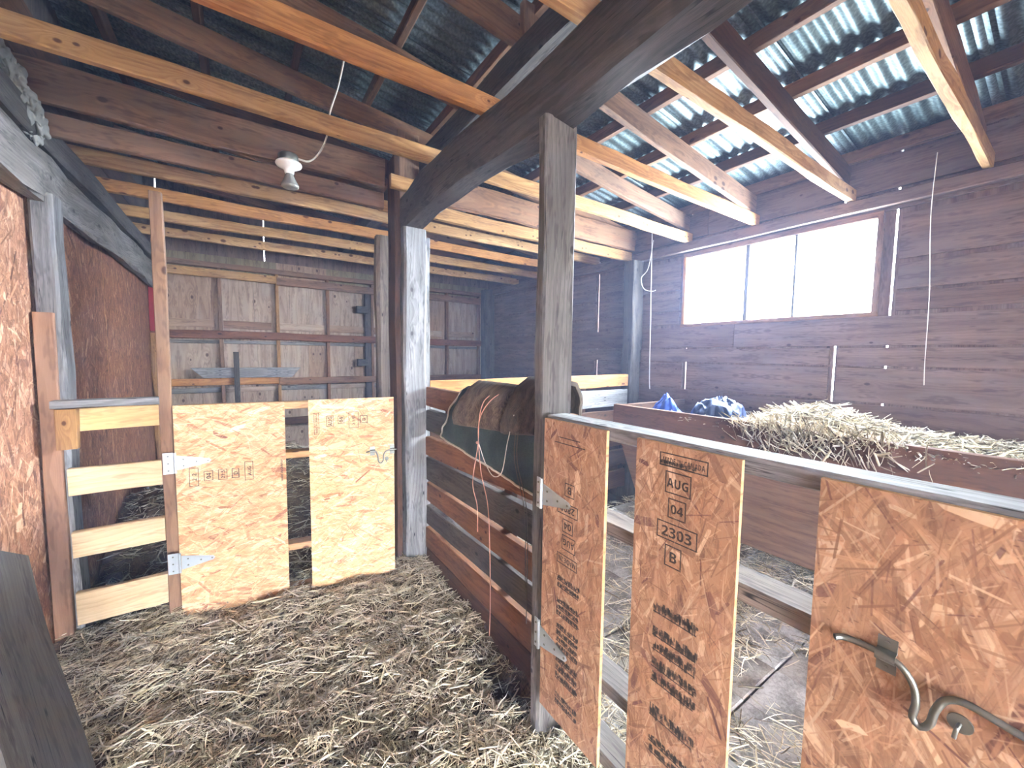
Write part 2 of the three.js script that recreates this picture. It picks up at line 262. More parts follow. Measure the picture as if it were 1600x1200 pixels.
// back wall: plywood between studs, girts across
const wallB = struct('wall_back', 'end wall of weathered plywood panels between thin studs', 'wall');
{
  const st = []; for (let k = -1; k < 7; k++) st.push(-0.2 + k * 0.6); const X0 = XL - 0.1, X1 = XR + 0.05;
  const rows = [[-0.45, 0.5, M.ply], [0.505, 1.02, M.ply], [1.025, 1.70, M.ply], [1.705, 2.40, M.ply], [2.405, 2.66, M.plyGreen]];
  const r = rng(21), ed = [X0, ...st.slice(1), X1];
  rows.forEach(([y0, y1, m], q) => { for (let i = 0; i < ed.length - 1; i++) { const split = q > 1 && q < 4 && i > 0 && i < 6 ? ed[i] + (ed[i + 1] - ed[i]) * (0.45 + 0.3 * r()) : null; for (const [a, b] of split ? [[ed[i], split - 0.001], [split + 0.001, ed[i + 1]]] : [[ed[i], ed[i + 1]]]) plank('plywood_panel', a, b, y0, y1, ZB - 0.03 - 0.004 * (split && a > ed[i] ? 1 : 0), ZB - 0.012, 'y', [m, m, M.ply2, m][Math.floor(r() * (q < 2 ? 2 : 4))], wallB, { amp: 0, c: 0.001, seg: 1 }); } });
  for (let x = X0; x < X1; x += 0.29) plank('light_stop_board', x, Math.min(X1, x + 0.29), -0.45, 2.67, ZB - 0.06, ZB - 0.036, 'y', M.dark, wallB, { amp: 0, c: 0.0005, seg: 1 });  // unseen backing layer, added to stop daylight leaking between the plywood panels
  // dark gable boards above, one chink between two of them
  const gb = [X0, -0.755, -0.745, -0.2, 0.272, 0.279, 0.8, 1.3, 1.8, 2.3, 2.8, 3.2, X1];
  for (let i = 0; i < gb.length - 1; i++) if (gb[i + 1] - gb[i] > 0.02) plank('gable_board', gb[i], gb[i + 1], 2.66, roofY(gb[i]) + 0.27, ZB - 0.03, ZB - 0.01, 'y', M.siding, wallB, { amp: 0, c: 0.001, seg: 1 });
  st.forEach((x, i) => i && plank('stud', x - 0.019, x + 0.019, -0.1, 2.5, ZB - 0.012, ZB + 0.06, 'y', [M.brownPale, M.brown, M.pineGrey][i % 3], wallB, { amp: 0.002 }));
  for (const [y0, y1, a, b, m, d] of [[2.38, 2.475, XL, 0.39, M.pine2, 0.095], [2.36, 2.46, 0.4, XR, M.brown, 0.09], [1.655, 1.75, XL, XR, M.brownRed, 0.1], [1.09, 1.175, XL, 0.39, M.pineOrange, 0.1], [1.085, 1.17, 0.4, XR, M.brownPale, 0.1], [0.55, 0.64, XL, XR, M.brownDark, 0.1]]) plank('girt', a, b, y0, y1, ZB + 0.06, ZB + d, 'x', m, wallB, { amp: 0.004 });
  for (let i = 0; i < st.length - 1; i++) { plank('blocking_board', st[i] + 0.025, st[i + 1] - 0.025 - 0.06 * r(), 1.79, 1.885, ZB - 0.012, ZB + 0.012, 'x', [M.ply2, M.brown, M.ply][i % 3], wallB, { amp: 0.002 }); plank('blocking_board', st[i] + 0.025, st[i + 1] - 0.025, 1.0, 1.06, ZB - 0.012, ZB + 0.02, 'x', [M.grey, M.ply][i % 2], wallB, { amp: 0.002 }); plank('blocking_board', st[i] + 0.025, st[i + 1] - 0.025, 1.6, 1.64, ZB - 0.012, ZB + 0.02, 'x', M.grey, wallB, { amp: 0.002 }); }
  plank('top_plate', XL, XR, 2.5, 2.56, ZB - 0.01, ZB + 0.08, 'x', M.brown, wallB, { amp: 0.003 });
  plank('dark_post', 1.5, 1.6, -0.1, 2.36, ZB - 0.01, ZB + 0.05, 'y', M.dark, wallB);
  for (const y of [2.08, 1.32]) plank('block', 1.38, 1.52, y, y + 0.1, ZB + 0.03, ZB + 0.1, 'x', M.greyDark, wallB);
}
// left wall: strand-board sheets against dark boards
const wallL = struct('wall_left', 'orange strand board wall below a grey log plate', 'wall');
{
  const tex = osb(1.22, 2.44, 420, 301, PAL_WALL, Math.PI / 2, 1.3, null, 3200, 1.5);
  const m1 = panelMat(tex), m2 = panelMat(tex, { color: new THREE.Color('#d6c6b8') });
  const X = XL - 0.02; let k = 0;
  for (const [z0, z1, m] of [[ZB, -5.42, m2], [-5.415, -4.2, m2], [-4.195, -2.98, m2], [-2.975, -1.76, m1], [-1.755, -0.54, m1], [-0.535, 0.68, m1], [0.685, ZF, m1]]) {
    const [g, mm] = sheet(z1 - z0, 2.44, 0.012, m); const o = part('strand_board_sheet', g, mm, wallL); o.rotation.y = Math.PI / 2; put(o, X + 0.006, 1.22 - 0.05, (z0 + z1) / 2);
  }
  for (let z = ZB - 0.1; z < ZF; z += 0.29) plank('outer_board', X - 0.04, X - 0.001, -0.45, roofY(XL) + 0.29, z, z + 0.29, 'y', M.dark, wallL, { amp: 0, c: 0.001, seg: 1 });
  plank('upper_board', X, X + 0.02, 2.66, 2.86, ZB, ZF, 'z', M.brownDark, wallL); plank('upper_board', X, X + 0.02, 2.88, 3.2, ZB, ZF, 'z', M.brownDark, wallL);
}
// front wall behind the camera, with the wide doorway the light comes in by
const wallF = struct('wall_front', 'dark board wall with the open doorway', 'wall');
{
  const D0 = -0.72, D1 = 0.75, DH = 2.2;
  for (let x = XL - 0.1; x < XR + 0.05; x += 0.2475) { const mid = x + 0.124, y0 = mid > D0 && mid < D1 ? DH : -0.45; plank('siding_board', x, x + 0.2475, y0, roofY(x) + 0.3, ZF + 0.02, ZF + 0.045, 'y', M.siding, wallF, { amp: 0, c: 0.001, seg: 1 }); }
  plank('lintel', D0 - 0.2, D1 + 0.2, DH - 0.12, DH + 0.02, ZF - 0.05, ZF + 0.02, 'x', M.brown, wallF);
}

// roof: corrugated sheets on purlins
const roof = struct('ceiling', 'corrugated galvanised roof sheets laid on purlins', 'ceiling');
{
  const zincTex = dataTex(512, 512, (u, v) => { const a = n2(u * 40, v * 40), b = n2(u * 90 + 5, v * 90), c = n2(u * 3, v * 9); const t = clamp(0.5 + a * 0.35 + b * 0.2 + c * 0.25); return mix3([150, 164, 166], [84, 96, 100], t); }, [1, 1]);
  const zm = [std({ map: zincTex, metalness: 0.7, roughness: 0.5 }), std({ map: zincTex, metalness: 0.7, roughness: 0.5, color: new THREE.Color('#cfd6d2') })];
  const mk = (x0, x1, w, flat) => {
    const pos = [], uv = [], idx = [], per = 0.076, n = Math.round(w / per * 8), S = 0.0005;
    for (const top of [0, 1]) for (let i = 0; i <= n; i++) for (const x of [x0, x1]) {
      const z = w * i / n, y = roofY(x) + 0.236 + 0.0085 * Math.cos(z / per * 2 * Math.PI) * (flat ? 0.5 : 1) + top * S * 2;
      pos.push(x, y, z); uv.push(x, z);
    }
    for (const top of [0, 1]) for (let i = 0; i < n; i++) { const q = top * (n + 1) * 2 + i * 2; top ? idx.push(q, q + 2, q + 1, q + 1, q + 2, q + 3) : idx.push(q, q + 1, q + 2, q + 1, q + 3, q + 2); }
    const g = new THREE.BufferGeometry(); g.setAttribute('position', new THREE.Float32BufferAttribute(pos, 3)); g.setAttribute('uv', new THREE.Float32BufferAttribute(uv, 2)); g.setIndex(idx); g.computeVertexNormals(); return g;
  };
  const gA = mk(XL - 0.25, 1.5, 0.72), gB = mk(1.35, XR + 0.25, 0.72), gC = mk(1.35, XR + 0.25, 0.72, true);
  let k = 0; for (let z = ZB - 0.2; z < ZF + 0.2; z += 0.646, k++) { put(part('roof_sheet', gA, zm[k % 2], roof), 0, 0.012 + 0.002 * (k % 2), z); put(part('roof_sheet', k % 4 === 2 ? gC : gB, zm[(k + 1) % 2], roof), 0, 0.002 * (k % 2), z); }
  for (let k2 = -3; k2 < 8; k2++) {
    const x = 2.183 + k2 * 0.465 - 0.019; if (x > XR || x < XL) continue;
    const m = k2 === 2 ? M.brownDark : [M.brown, M.brownPale, M.brownDark][((k2 % 3) + 3) % 3];
    const o = plank('purlin', x - 0.019, x + 0.019, roofY(x) + 0.14, roofY(x) + 0.226, ZB, ZF, 'z', m, roof, { amp: 0.003 }); o.rotation.z = -PITCH;
  }
  for (let k2 = -7; k2 < -3; k2++) { const x = 2.183 + k2 * 0.465; if (x < XL + 0.05) continue; plank('purlin', x - 0.019, x + 0.019, roofY(x) + 0.14, roofY(x) + 0.226, ZB, ZF, 'z', M.brownDark, roof, { amp: 0.003 }).rotation.z = -PITCH; }
}

// ---------------------------------------------------------------- frame timbers
const jz = [0.8, 0.18, -0.43, -1.05, -1.67, -2.27, -3.46, -3.98, -4.55, -5.15];
const jl = {
  '-0.43': 'pale joist meeting the wall just past the window corner where twine hangs', '-1.05': 'joist over the window, first past the near post toward the door side',
  '-1.67': 'tan joist crossing directly behind the tall near post', '-2.27': 'long knotty joist the lamp hangs beneath',
  '-3.46': 'joist just beyond the double header', '-3.98': 'second joist beyond the double header', '-4.55': 'third joist beyond the double header', '-5.15': 'last joist before the plywood end wall',
  '0.8': 'joist nearest the doorway lintel', '0.18': 'joist second from the doorway lintel',
};
jz.forEach((z, i) => {
  lone('ceiling_joist', XL - 0.01, XR - 0.005, 2.602, 2.69, z, z + 0.04, 'x', [M.pine, M.pineOrange, M.pine2][i % 3], jl[String(z)], 'joist', 'ceiling joists', { amp: 0.004, seed: 100 + i * 7.3 });
});
const rl = ['rafter next to the doorway wall', 'rafter second from the doorway wall', 'rafter running over the twine that hangs past the window', 'dark rafter above the middle of the window', 'rafter crossing behind the top of the near post', 'rafter directly over the lamp joist', 'rafter over the double header', 'first rafter beyond the double header', 'second rafter beyond the double header', 'third rafter beyond the double header', 'rafter closest to the plywood end wall'];
const rz = [0.76, 0.14, -0.47, -1.09, -1.71, -2.31, -2.93, -3.54, -4.15, -4.76, -5.37];
rz.forEach((z, i) => {
  const g = timber((XR - XL) / Math.cos(PITCH), 0.138, 0.04, 'x', { amp: 0.003, seed: 300 + i * 3.1 }), xc = (XL + XR) / 2;
  const o = one('rafter', g, [M.brown, M.brownPale, M.brownDark, M.brown][(i + 3) % 4], rl[i], 'rafter', [xc, roofY(xc) + 0.07, z + 0.02], 'roof rafters'); o.rotation.z = -PITCH;
});
lone('main_beam', 0.92, 1.10, 2.375, 2.598, -2.86, 3.1, 'z', M.dark, 'heavy dark hewn beam resting on the two grey posts', 'beam', null, { amp: 0.014, c: 0.04, seg: 24, seed: 31 });
lone('upper_beam', 1.13, 1.27, 2.86, 3.0, ZB + 0.1, 3.1, 'z', M.greyDark, 'grey rough beam high under the rafters beside the dark beam', 'beam', null, { amp: 0.008, c: 0.012, seg: 24, seed: 32 });
lone('short_stub', 1.15, 1.24, 2.93, 3.18, -1.66, -1.62, 'y', M.brown, 'short upright stub nailed on the rough upper beam', 'stub');
{
  const p = thing('near_post', 'tall grey plank post carrying the dark beam, hinged gate beside it', 'post', [1.01, 0, -1.185]);
  put(part('shaft', timber(0.152, 2.48, 0.05, 'y', { amp: 0.005, c: 0.008, seed: 51 }), M.greyMid, p), 0, 1.135, 0);
}
{
  const p = thing('far_post', 'weathered grey timber post with side boards at the partition corner', 'post', [1.02, 0, -2.78]);
  put(part('shaft', timber(0.165, 2.48, 0.16, 'y', { amp: 0.006, c: 0.014, seed: 52 }), M.greyBlue, p), 0, 1.135, 0);
  put(part('side_board', timber(0.04, 2.45, 0.1, 'y', { amp: 0.003, seed: 53 }), M.greyBlue, p), 0.107, 1.11, -0.02);
  put(part('back_board', timber(0.04, 2.95, 0.15, 'y', { amp: 0.003, seed: 54 }), M.brownDark, p), -0.108, 1.37, -0.05);
  put(part('top_block', timber(0.16, 0.5, 0.12, 'y', { amp: 0.003, seed: 55 }), M.brown, p), 0.02, 2.84, -0.16);
}
lone('slab_post', 0.83, 0.93, -0.1, 2.36, -3.06, -2.96, 'y', M.greyWarm, 'narrow split grey post standing behind the light gate', 'post', null, { amp: 0.006, c: 0.02, seed: 56 });
{
  const h = thing('header', 'double brown header running over the gate from wall to wall', 'beam', [0, 0, 0]);
  plank('upper_plank', XL, 0.86, 2.655, 2.84, -2.89, -2.85, 'x', M.brown, h, { amp: 0.006, seed: 61 });
  plank('lower_plank', XL, 0.86, 2.525, 2.63, -2.93, -2.89, 'x', M.brown, h, { amp: 0.004, seed: 62 });
  plank('upper_plank', 1.12, 3.535, 2.64, 2.84, -2.89, -2.85, 'x', M.brownPale, h, { amp: 0.008, seed: 63 });
  plank('lower_plank', 1.12, 3.535, 2.53, 2.63, -2.93, -2.89, 'x', M.pineGrey, h, { amp: 0.004, seed: 64 });
  plank('splice_board', 0.86, 1.3, 2.615, 2.705, -2.755, -2.72, 'x', M.pine2, h, { amp: 0.002, seed: 65 });
  plank('splice_board', 0.84, 1.1, 2.52, 2.6, -2.96, -2.935, 'x', M.pineGrey, h, { amp: 0.002, seed: 66 });
}
{
  const p = thing('left_post', 'grey square post with a pinkish board nailed on, beside the slat panel', 'post', [-0.79, 0, -2.98]);
  put(part('shaft', timber(0.085, 2.36, 0.15, 'y', { amp: 0.005, c: 0.012, seed: 71 }), M.greyBlue, p), 0.01, 1.08, 0);
  put(part('facing_board', timber(0.07, 1.78, 0.03, 'y', { amp: 0.002, seed: 72 }), M.pinkWood, p), -0.002, 0.79, 0.091);
}
lone('wall_log', XL - 0.0, XL + 0.07, 2.22, 2.46, ZB + 0.05, 3.1, 'z', M.grey, 'rough grey slab with a wavy edge along the top of the strand board', 'slab', null, { amp: 0.02, c: 0.02, seg: 24, seed: 81 });
lone('plate_beam', XL, XL + 0.1, 2.475, 2.598, ZB + 0.05, 3.1, 'z', M.greyDark, 'dark grey plate beam under the joist ends above the wavy slab', 'beam', null, { amp: 0.006, c: 0.012, seg: 24, seed: 82 });


// ---------------------------------------------------------------- gates, slats, partitions
// galvanised strap hinge: plate on the post, tapered strap on the gate; u runs along the gate, face toward +z of its own
function strapHinge(parent, plateW, strapL) {
  const h = new THREE.Group(); h.name = 'strap_hinge'; parent.add(h);
  const ex = (pts, holes, d = 0.003) => { const sh = new THREE.Shape(pts.map((p) => new THREE.Vector2(...p))); for (const [x, y, r] of holes) { const q = new THREE.Path(); q.absarc(x, y, r, 0, Math.PI * 2, true); sh.holes.push(q); } return new THREE.ExtrudeGeometry(sh, { depth: d, bevelEnabled: false, curveSegments: 6 }); };
  part('plate', ex([[-plateW - 0.008, -0.058], [-0.008, -0.058], [-0.008, 0.058], [-plateW - 0.008, 0.058]], [[-plateW * 0.5 - 0.008, 0.04, 0.003], [-plateW * 0.5 - 0.008, -0.04, 0.003]]), M.zinc, h);
  part('strap', ex([[0.006, -0.04], [0.03, -0.036], [strapL, -0.011], [strapL + 0.008, 0], [strapL, 0.011], [0.03, 0.036], [0.006, 0.04]], [[0.035, 0.018, 0.0035], [0.035, -0.018, 0.0035], [strapL * 0.62, 0, 0.0035], [strapL - 0.006, 0, 0.0035]]), M.zinc, h);
  put(part('knuckle', cyl(0.006, 0.112, 'y', 10), M.zinc, h), -0.001, 0, 0.004);
  const sc = []; for (const [x, y] of [[0.035, 0.018], [0.035, -0.018], [strapL * 0.62, 0], [strapL - 0.006, 0], [-plateW * 0.5 - 0.008, 0.04], [-plateW * 0.5 - 0.008, -0.04], [-plateW * 0.5 - 0.008, 0]]) { const c = cyl(0.0042, 0.004, 'z', 8); c.translate(x, y, 0.003); sc.push(c); }
  part('screws', mergeGeometries(sc), M.steel, h).userData.kind = 'stuff';
  return h;
}
// bent rod bolt in plates, face toward its own +z
function rodBolt(parent, pts, r, plates, catchAt) {
  const b = new THREE.Group(); b.name = 'rod_latch'; parent.add(b);
  part('bolt_rod', tube(pts, r, 64, 8), M.steel, b);
  for (const [x, y, w, hh] of plates) {
    const sh = new THREE.Shape(), R1 = r * 1.25, R2 = R1 + 0.0018, H2 = hh / 2;      // section across the strap: tabs flat on the board, an arch over the rod
    sh.moveTo(-H2, 0); sh.lineTo(-H2, 0.0018); sh.lineTo(-R2 * 1.2, 0.0022); for (let k = 0; k <= 8; k++) { const a = Math.PI * (1 - k / 8); sh.lineTo(Math.cos(a) * R2, 0.0095 + Math.sin(a) * R2); } sh.lineTo(R2 * 1.2, 0.0022); sh.lineTo(H2, 0.0018); sh.lineTo(H2, 0); sh.lineTo(R1, 0); for (let k = 0; k <= 8; k++) { const a = Math.PI * k / 8; sh.lineTo(Math.cos(a) * R1, 0.0095 + Math.sin(a) * R1); } sh.lineTo(-R1, 0); sh.closePath();
    const pg = new THREE.ExtrudeGeometry(sh, { depth: w, bevelEnabled: false }); pg.translate(0, 0, -w / 2); pg.applyMatrix4(new THREE.Matrix4().makeBasis(new THREE.Vector3(0, 1, 0), new THREE.Vector3(0, 0, 1), new THREE.Vector3(1, 0, 0)));
    put(part('guide_plate', pg, M.steel, b), x, y, 0);
    for (const k of [-1, 1]) put(part('screw', cyl(0.0035, 0.004, 'z', 8), M.steel, b), x, y + k * hh * 0.36, 0.002);
  }
  if (catchAt) { put(part('washer', cyl(catchAt[2], 0.003, 'z', 16), M.steel, b), catchAt[0], catchAt[1], 0.003); const t = tube([[catchAt[0], catchAt[1], 0.003], [catchAt[0] - 0.002, catchAt[1] - 0.004, 0.014], [catchAt[0] - 0.004, catchAt[1] - 0.02, 0.016]], catchAt[2] * 0.2, 10, 6); part('hook', t, M.steel, b); }
  return b;
}
{ // light strand-board gate at the end of the aisle
  const g = thing('aisle_gate', 'pale strand board gate with two panels and a gap between them', 'gate', [-0.318, 0, -2.79]); g.rotation.y = -0.128;
  const st1 = (c, w, h) => { const y = h * 0.335, q = Math.PI / 2; box(c, w * 0.15, y, h * 0.085, w * 0.075, '2  2', w * 0.05, -q, 2); box(c, w * 0.275, y, w * 0.1, w * 0.075, '04', w * 0.06, -q, 2); box(c, w * 0.40, y, w * 0.11, w * 0.075, '21:5', w * 0.045, -q, 2); box(c, w * 0.515, y, w * 0.1, w * 0.06, 'D', w * 0.06, -q, 3); box(c, w * 0.64, y - h * 0.005, h * 0.09, w * 0.075, 'AUG', w * 0.05, -q, 2); box(c, w * 0.955, y + h * 0.01, 0, 0, 'MADE IN CANADA', w * 0.03, -q); };
  const st2 = (c, w, h) => { const y = h * 0.115, q = Math.PI / 2; box(c, w * 0.085, y + h * 0.01, h * 0.11, w * 0.05, 'MADE IN CANADA', w * 0.034, -q, 2); box(c, w * 0.235, y, w * 0.13, w * 0.075, 'AUG', w * 0.066, -q, 2); box(c, w * 0.36, y - h * 0.005, w * 0.09, w * 0.07, '04', w * 0.06, -q, 2); box(c, w * 0.505, y, w * 0.2, w * 0.11, '2 1:51', w * 0.045, -q, 2); box(c, w * 0.625, y, w * 0.09, w * 0.085, 'B', w * 0.06, -q, 3); };
  const p1 = sheet(0.525, 1.205, 0.012, panelMat(osb(0.525, 1.205, 800, 401, PAL_LIGHT.map((c) => c.map((v) => v * 0.95)), 0, 1.1, st1, 4200, 1.25)));
  const p2 = sheet(0.513, 1.21, 0.012, panelMat(osb(0.513, 1.21, 800, 402, PAL_LIGHT.map((c) => c.map((v) => Math.min(250, v * 1.03))), 0, 1.1, st2, 4200, 1.25)));
  put(part('strand_board_panel', ...p1, g), 0.2625, 0.602, 0); put(part('strand_board_panel', ...p2, g), 0.9085, 0.605, 0);
  for (const y of [1.178, 0.871, 0.289, 0.005]) put(part('rail', timber(1.16, 0.04, 0.088, 'x', { seed: y * 50 + 3 }), M.pine, g), 0.582, y, -0.051);
  for (const y of [0.89, 0.325]) put(strapHinge(g, 0.045, 0.15), 0.002, y, 0.0065);
  rodBolt(g, [[0.985, 0.855, 0.02], [1.0, 0.855, 0.01], [1.04, 0.855, 0.01], [1.055, 0.83, 0.012], [1.062, 0.785, 0.014], [1.075, 0.772, 0.014], [1.09, 0.785, 0.014], [1.097, 0.83, 0.012], [1.115, 0.85, 0.01], [1.18, 0.855, 0.01]], 0.005, [[1.025, 0.855, 0.032, 0.06], [1.152, 0.855, 0.03, 0.06]], [1.115, 0.795, 0.014]).position.z = 0.006;
}
{ // the post the light gate hangs on, and the slats beside it
  lone('gate_stud', -0.38, -0.326, -0.08, 2.335, -2.87, -2.825, 'y', M.studWood, 'slim brown stud carrying the hinges of the pale gate', 'post', null, { amp: 0.002, seed: 91 });
  const s = thing('slat_panel', 'short panel of pale slats between the corner post and gate stud', 'fence', [-0.56, 0, -2.86]);
  const B = (n, x0, x1, y0, y1, z0, z1, m, sd, rot = 0) => { const o = plank(n, x0 + 0.56, x1 + 0.56, y0, y1, z0 + 2.86, z1 + 2.86, 'x', m, s, { amp: 0.003, seed: sd }); o.rotation.z = rot; };
  B('cap_board', -0.77, -0.375, 1.212, 1.25, -2.88, -2.80, M.greyBlue, 92); B('slat', -0.745, -0.385, 1.09, 1.205, -2.91, -2.872, M.yellowBoard, 93, 0.01);
  B('slat', -0.745, -0.385, 0.762, 0.9, -2.91, -2.872, M.creamBoard, 94); B('slat', -0.745, -0.385, 0.432, 0.568, -2.91, -2.872, M.creamBoard, 95); B('slat', -0.745, -0.385, 0.07, 0.243, -2.91, -2.872, M.creamBoard, 96);
  put(part('block', timber(0.075, 0.2, 0.05, 'y', { seed: 97 }), M.pineGrey, s), -0.165, 1.108, 0.02);
}
{ // slatted partition between the two posts
  const s = thing('slatted_partition', 'partition of alternating brown and grey slats between the two posts', 'fence', [1.112, 0, -1.93]);
  const rows = [[1.13, 1.265, M.slatWood, 0], [0.955, 1.105, M.dark, 0.005], [0.80, 0.935, M.slatWood, 0.045], [0.605, 0.775, M.dark, 0.03], [0.437, 0.577, M.slatWood, 0.013], [0.268, 0.407, M.dark, 0.014], [0.085, 0.238, M.slatWood, 0.012], [-0.1, 0.078, M.brownDark, 0]];
  rows.forEach(([y0, y1, m, rot], i) => { const o = put(part('slat', timber(0.042, y1 - y0, 1.52, 'z', { amp: 0.003, seed: 110 + i }), m, s), 0, (y0 + y1) / 2, 0); o.rotation.x = -rot; });
  for (const z of [-0.5, 0.25]) put(part('batten', timber(0.04, 1.2, 0.07, 'y', { seed: 120 + z }), M.brownDark, s), 0.042, 0.64, z);
}
{ // partition across the manger pen, from the far post to the window wall
  const s = thing('cross_partition', 'partition behind the manger pen with orange top board and grey second board', 'fence', [2.28, 0, -2.80]);
  [[1.185, 1.31, M.pineOrange, 0.006], [0.985, 1.158, M.greyBlue, 0], [0.78, 0.94, M.brownDark, 0], [0.56, 0.73, M.brownDark, 0], [0.34, 0.51, M.brownDark, 0], [0.1, 0.29, M.brownDark, 0]].forEach(([y0, y1, m, rot], i) => { put(part('board', timber(2.24, y1 - y0, 0.04, 'x', { amp: 0.003, seed: 130 + i }), m, s), 0, (y0 + y1) / 2, 0).rotation.z = rot; });
  for (const x of [-0.6, 0.5]) put(part('batten', timber(0.09, 1.3, 0.04, 'y', { seed: 140 + x }), M.brownDark, s), x, 0.6, -0.042);
}
{ // strand-board gate of the manger pen, beside the camera
  const g = thing('pen_gate', 'orange strand board gate of three stamped panels on flat rails', 'gate', [0.922, 0, -1.135]);
  const q = Math.PI;
  const stA = (c, w, h, ppm, r) => { const x = w * 0.47, f = (v) => v * ppm; c.globalAlpha = 0.8; c.fillStyle = '#1c1713'; c.fillRect(w * 0.26, f(0.055), w * 0.36, 3); c.fillRect(w * 0.2, f(0.075), w * 0.5, 3);
    box(c, x, f(0.235), f(0.045), f(0.045), 'B', f(0.036), q); box(c, x - w * 0.03, f(0.305), f(0.1), f(0.04), '2808', f(0.034), q); box(c, x - w * 0.02, f(0.365), f(0.05), f(0.045), '04', f(0.034), q); box(c, x, f(0.425), f(0.065), f(0.05), 'AUG', f(0.032), q); box(c, x - w * 0.02, f(0.49), f(0.1), f(0.035), 'MADE IN', f(0.024), q);
    for (const [y, hh, n] of [[0.575, 0.05, 2], [0.67, 0.07, 3], [0.78, 0.1, 4], [0.9, 0.1, 3], [1.02, 0.05, 2]]) smear(c, x, f(y), f(0.11), f(hh), n, r); };
  const stB = (c, w, h, ppm, r) => { const x = w * 0.46, f = (v) => v * ppm;
    box(c, x + w * 0.04, f(0.04), f(0.13), f(0.033), 'MADE IN CANADA', f(0.02)); smear(c, x - w * 0.02, f(0.048), f(0.1), f(0.018), 1, r); box(c, x, f(0.098), f(0.07), f(0.055), 'AUG', f(0.034)); box(c, x, f(0.166), f(0.048), f(0.05), '04', f(0.034)); box(c, x + w * 0.005, f(0.23), f(0.112), f(0.045), '2303', f(0.04)); box(c, x - w * 0.02, f(0.295), f(0.045), f(0.055), 'B', f(0.04));
    for (const [y, hh, n] of [[0.45, 0.045, 1], [0.54, 0.08, 2], [0.63, 0.08, 2], [0.75, 0.05, 1], [0.85, 0.06, 2], [0.96, 0.06, 2]]) smear(c, x + w * 0.02, f(y), f(0.125), f(hh), n, r); };
  const mk = (w, h, sd, st, k = 1) => sheet(w, h, 0.012, panelMat(osb(w, h, 1000, sd, PAL_ORANGE.map((c) => c.map((v) => v * 0.95 * k)), Math.PI / 2, 1.25, st, 4200, st ? 1 : 1.35)));
  const P = (w, z, sd, st, y = 0.715, hh = 1.115, k) => { const o = put(part('strand_board_panel', ...mk(w, hh, sd, st, k), g), 0, y, z); o.rotation.y = -Math.PI / 2; };
  P(0.300, 0.163, 411, stA); P(0.285, 0.568, 412, stB); P(0.56, 1.136, 413, null, 0.715, 1.115, 0.96);
  for (const [y, m] of [[1.262, M.greyBlue], [0.962, M.greyWarm], [0.438, M.grey], [0.19, M.grey]]) put(part('rail', timber(0.092, 0.042, 1.4, 'z', { seed: y * 31, amp: 0.001 }), m, g), 0.055, y, 0.71);
  for (const y of [0.985, 0.43]) { const h = strapHinge(g, 0.02, 0.15); put(h, -0.007, y, 0.005); h.rotation.y = -Math.PI / 2; }
  const b = rodBolt(g, [[-0.235, 0.986, 0.02], [-0.225, 0.988, 0.01], [-0.165, 0.99, 0.009], [-0.147, 0.983, 0.009], [-0.131, 0.962, 0.01], [-0.126, 0.934, 0.012], [-0.128, 0.908, 0.012], [-0.119, 0.899, 0.012], [-0.109, 0.912, 0.012], [-0.104, 0.94, 0.012], [-0.094, 0.964, 0.01], [-0.078, 0.973, 0.009], [-0.02, 0.966, 0.009], [0.09, 0.96, 0.009]].map(([u, y, z]) => [u + 1.135, y, z]), 0.0055, [[-0.167 + 1.135, 0.988, 0.026, 0.062], [0.01 + 1.135, 0.955, 0.036, 0.07]], [-0.078 + 1.135, 0.934, 0.0145]);
  b.rotation.y = -Math.PI / 2; b.position.x = -0.007;
}

// ---------------------------------------------------------------- manger with hay
{
  const m = thing('manger', 'long wooden feed manger with a brown front board under the window', 'manger', [2.6, 0, -0.9]);
  put(part('front_board', timber(0.042, 0.245, 2.7, 'z', { amp: 0.004, seed: 151 }), M.plum, m), 0, 0.985, 0);
  const pan = put(part('front_panel', timber(0.014, 0.78, 2.66, 'z', { amp: 0.001, seed: 152 }), M.cream, m), 0.19, 0.52, 0); pan.rotation.z = 0.44;
  put(part('shelf', timber(0.96, 0.02, 2.66, 'z', { amp: 0.001, seed: 153 }), M.brownDark, m), 0.5, 0.905, 0);
  put(part('end_board', timber(0.95, 0.22, 0.03, 'x', { seed: 154 }), M.brownDark, m), 0.5, 0.985, -1.33);
  for (const z of [-1.25, 0, 1.25]) put(part('leg', timber(0.08, 0.92, 0.06, 'y', { seed: 155 + z }), M.brownDark, m), 0.62, 0.435, z);
}
